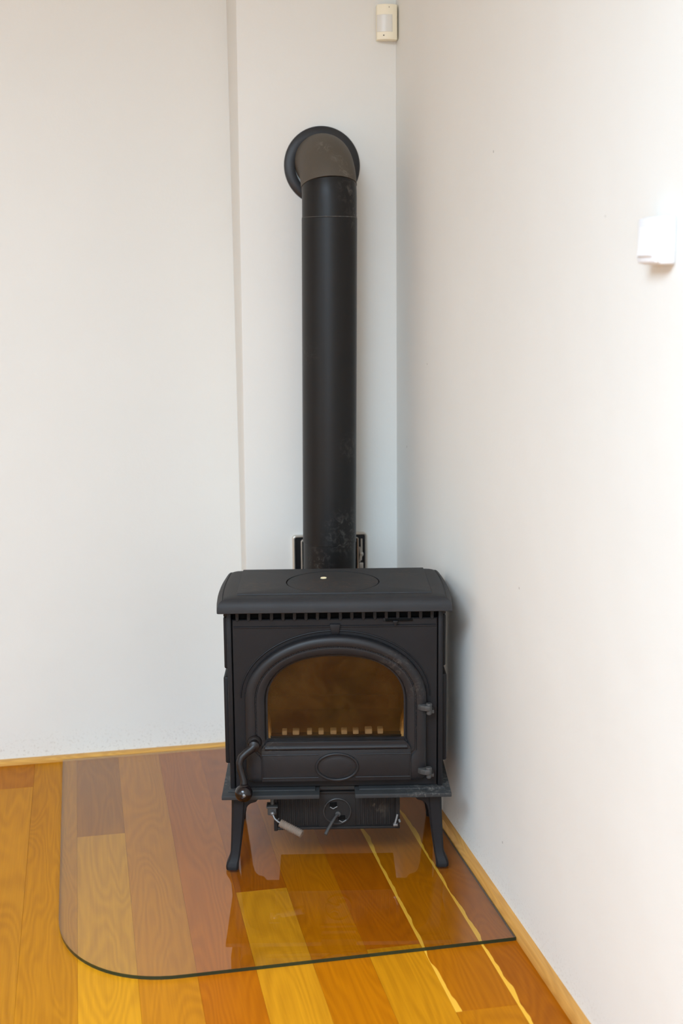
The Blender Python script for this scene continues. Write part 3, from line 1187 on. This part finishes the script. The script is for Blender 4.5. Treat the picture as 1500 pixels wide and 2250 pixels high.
# upper elbow into the wall
path, rad = [], []
for k in range(25):
    t = T0*.97+(PI/2-T0*.97)*k/24
    path.append((ctr.x, ctr.y-R_*math.cos(t), ctr.z+R_*math.sin(t))); rad.append(.0772)
path.append((ctr.x, -.1825, path[-1][2])); rad.append(.0772)
bm = NB()
tube(bm, path, rad, 64)
obj('elbow', bm, M_ELBOW, flue, 30)['label'] = 'brown-grey painted elbow'
# rosette on the wall
bm = NB()
zc = path[-1][2]-.010
lathe(bm, [(.080, .0), (.080, .012), (.083, .0135), (.104, .0095), (.1085, .006), (.1095, .0)], (PT.x+.0025, -.1805, zc), (0, -1, 0), 72)
obj('rosette', bm, M_ROSE, flue)
# lower elbow and the connector into the back of the stove
back = Mst @ Vector((-.0035, .3590, .50))
c0 = paxis(.60)
bm = NB()
dirh = (Vector((back.x, back.y, 0))-Vector((c0.x, c0.y, 0))).normalized()
path = []
Rb = .10
for k in range(17):
    t = PI/2*k/16
    path.append(Vector((c0.x, c0.y, .60))+dirh*(Rb*(1-math.cos(t)))+Vector((0, 0, -Rb*math.sin(t))))
path.append(Vector((back.x, back.y, .50)))
tube(bm, path, .0745, 48)
obj('lower_elbow', bm, M_PIPE, flue, 30)

# ------------------------------------------------------------------ nickel framed soot door on the chimney breast
sd = thing('soot_door', 'black soot door in a nickel frame on the wall behind the stove pipe', 'soot door', (-.2085, -.1805, .60))
bm = NB()
x0, x1, z0, z1, w = -.1125, .1125, -.125, .104, .0060
def rrect(hw0, hw1, zz0, zz1, r, n=6):
    P_ = []
    for (cx, cz, a0) in ((hw1-r, zz1-r, 0), (hw0+r, zz1-r, PI/2), (hw0+r, zz0+r, PI), (hw1-r, zz0+r, 1.5*PI)):
        for k in range(n+1):
            t = a0+PI/2*k/n
            P_.append((cx+r*math.cos(t), cz+r*math.sin(t)))
    return P_
def rail_frame(bm, o_, i_, y0, y1):
    def L(P_, y): return [(a, y, b) for a, b in P_]
    mid = [((a[0]+b[0])/2, (a[1]+b[1])/2) for a, b in zip(o_, i_)]
    loft_loops(bm, [L(o_, y0), L(o_, y1+.002), L(mid, y1), L(i_, y1+.002), L(i_, y0), L(o_, y0)])
rail_frame(bm, rrect(x0, x1, z0, z1, .010), rrect(x0+w, x1-w, z0+w, z1-w, .006), 0, -.014)
obj('frame', bm, M_CHROME, sd)
bm = NB()
box(bm, x0+w-.001, x1-w+.001, -.006, -.0002, z0+w-.001, z1-w+.001)
pn = obj('door_panel', bm, M_SOOT, sd)
bm = NB()
xi = .0835
rail_frame(bm, rrect(-xi-.004, xi+.004, z0+.013, z1-.013, .008), rrect(-xi, xi, z0+.017, z1-.017, .005), -.004, -.0125)
obj('inner_rail', bm, M_CHROME, sd)
bm = NB()
tube(bm, [(.096, -.010, .085), (.096, -.011, .05), (.0935, -.012, .02)], .0028, 10)
tube(bm, [(.0905, -.010, .060), (.0925, -.011, .035), (.090, -.012, .015)], .0022, 10)
ball(bm, (.0965, -.012, .038), .0055, (1, .7, 1.3), 16)
box(bm, .089, .1015, -.011, -.006, -.01, .012, .002)
obj('latch', bm, M_CHROME, sd)

# ------------------------------------------------------------------ motion detector in the corner
md = thing('motion_detector', 'yellowed ivory motion detector high in the corner above the pipe', 'motion detector', (-.0305, -.187, 2.1075), math.radians(-8))
def bow(hw, depth, bulge, n=14):
    P_ = [(-hw, 0)]
    for k in range(n+1):
        x = -hw+2*hw*k/n
        P_.append((x, -(depth+bulge*(1-(x/hw)**2))))
    P_.append((hw, 0))
    return P_
bm = NB()
prism(bm, bow(.0288, .026, .010), 'xy', 0, .094, .0025, 2)
obj('housing', bm, M_IVORY, md)
bm = NB()
P_ = []
for k in range(11):
    x = -.0285+.043*k/10
    P_.append((x, -(.026+.010*(1-(x/.0305)**2))-.0008))
P_ = P_+[(.0145, -.028), (-.0285, -.0255)]
prism(bm, P_, 'xy', .020, .066, .0006, 1)
obj('lens', bm, M_LENS, md)['label'] = 'milky white lens window'
M_HOLE = simple_mat('dark_screw_hole', (70, 52, 34), .6)
for x, z, r in ((-.010, .0105, .0017), (.005, .085, .0011)):
    y = -(.026+.010*(1-(x/.0305)**2))
    bm = NB()
    lathe(bm, [(r, .0), (r, .0012), (0, .0014)], (x, y+.0004, z), (0, -1, 0), 12)
    obj('screw_hole', bm, M_HOLE, md)

# ------------------------------------------------------------------ light switch on the right wall
sw = thing('light_switch', 'white surface-mounted light switch on the right wall', 'light switch', (-.0005, -1.965, 1.505))
bm = NB()
box(bm, -.026, 0, -.036, .036, -.037, .037, .004, 3)
obj('back_box', bm, M_SWITCH, sw)
bm = NB()
box(bm, -.034, -.0245, -.034, .034, -.035, .035, .004, 3)
obj('cover', bm, M_SWITCH, sw)
bm = NB()
prism(bm, [(-.033, -.024), (-.0385, -.024), (-.0365, .0), (-.0355, .024), (-.033, .024)], 'xz', -.024, .024, .001, 1)
obj('rocker', bm, M_SWITCH, sw)
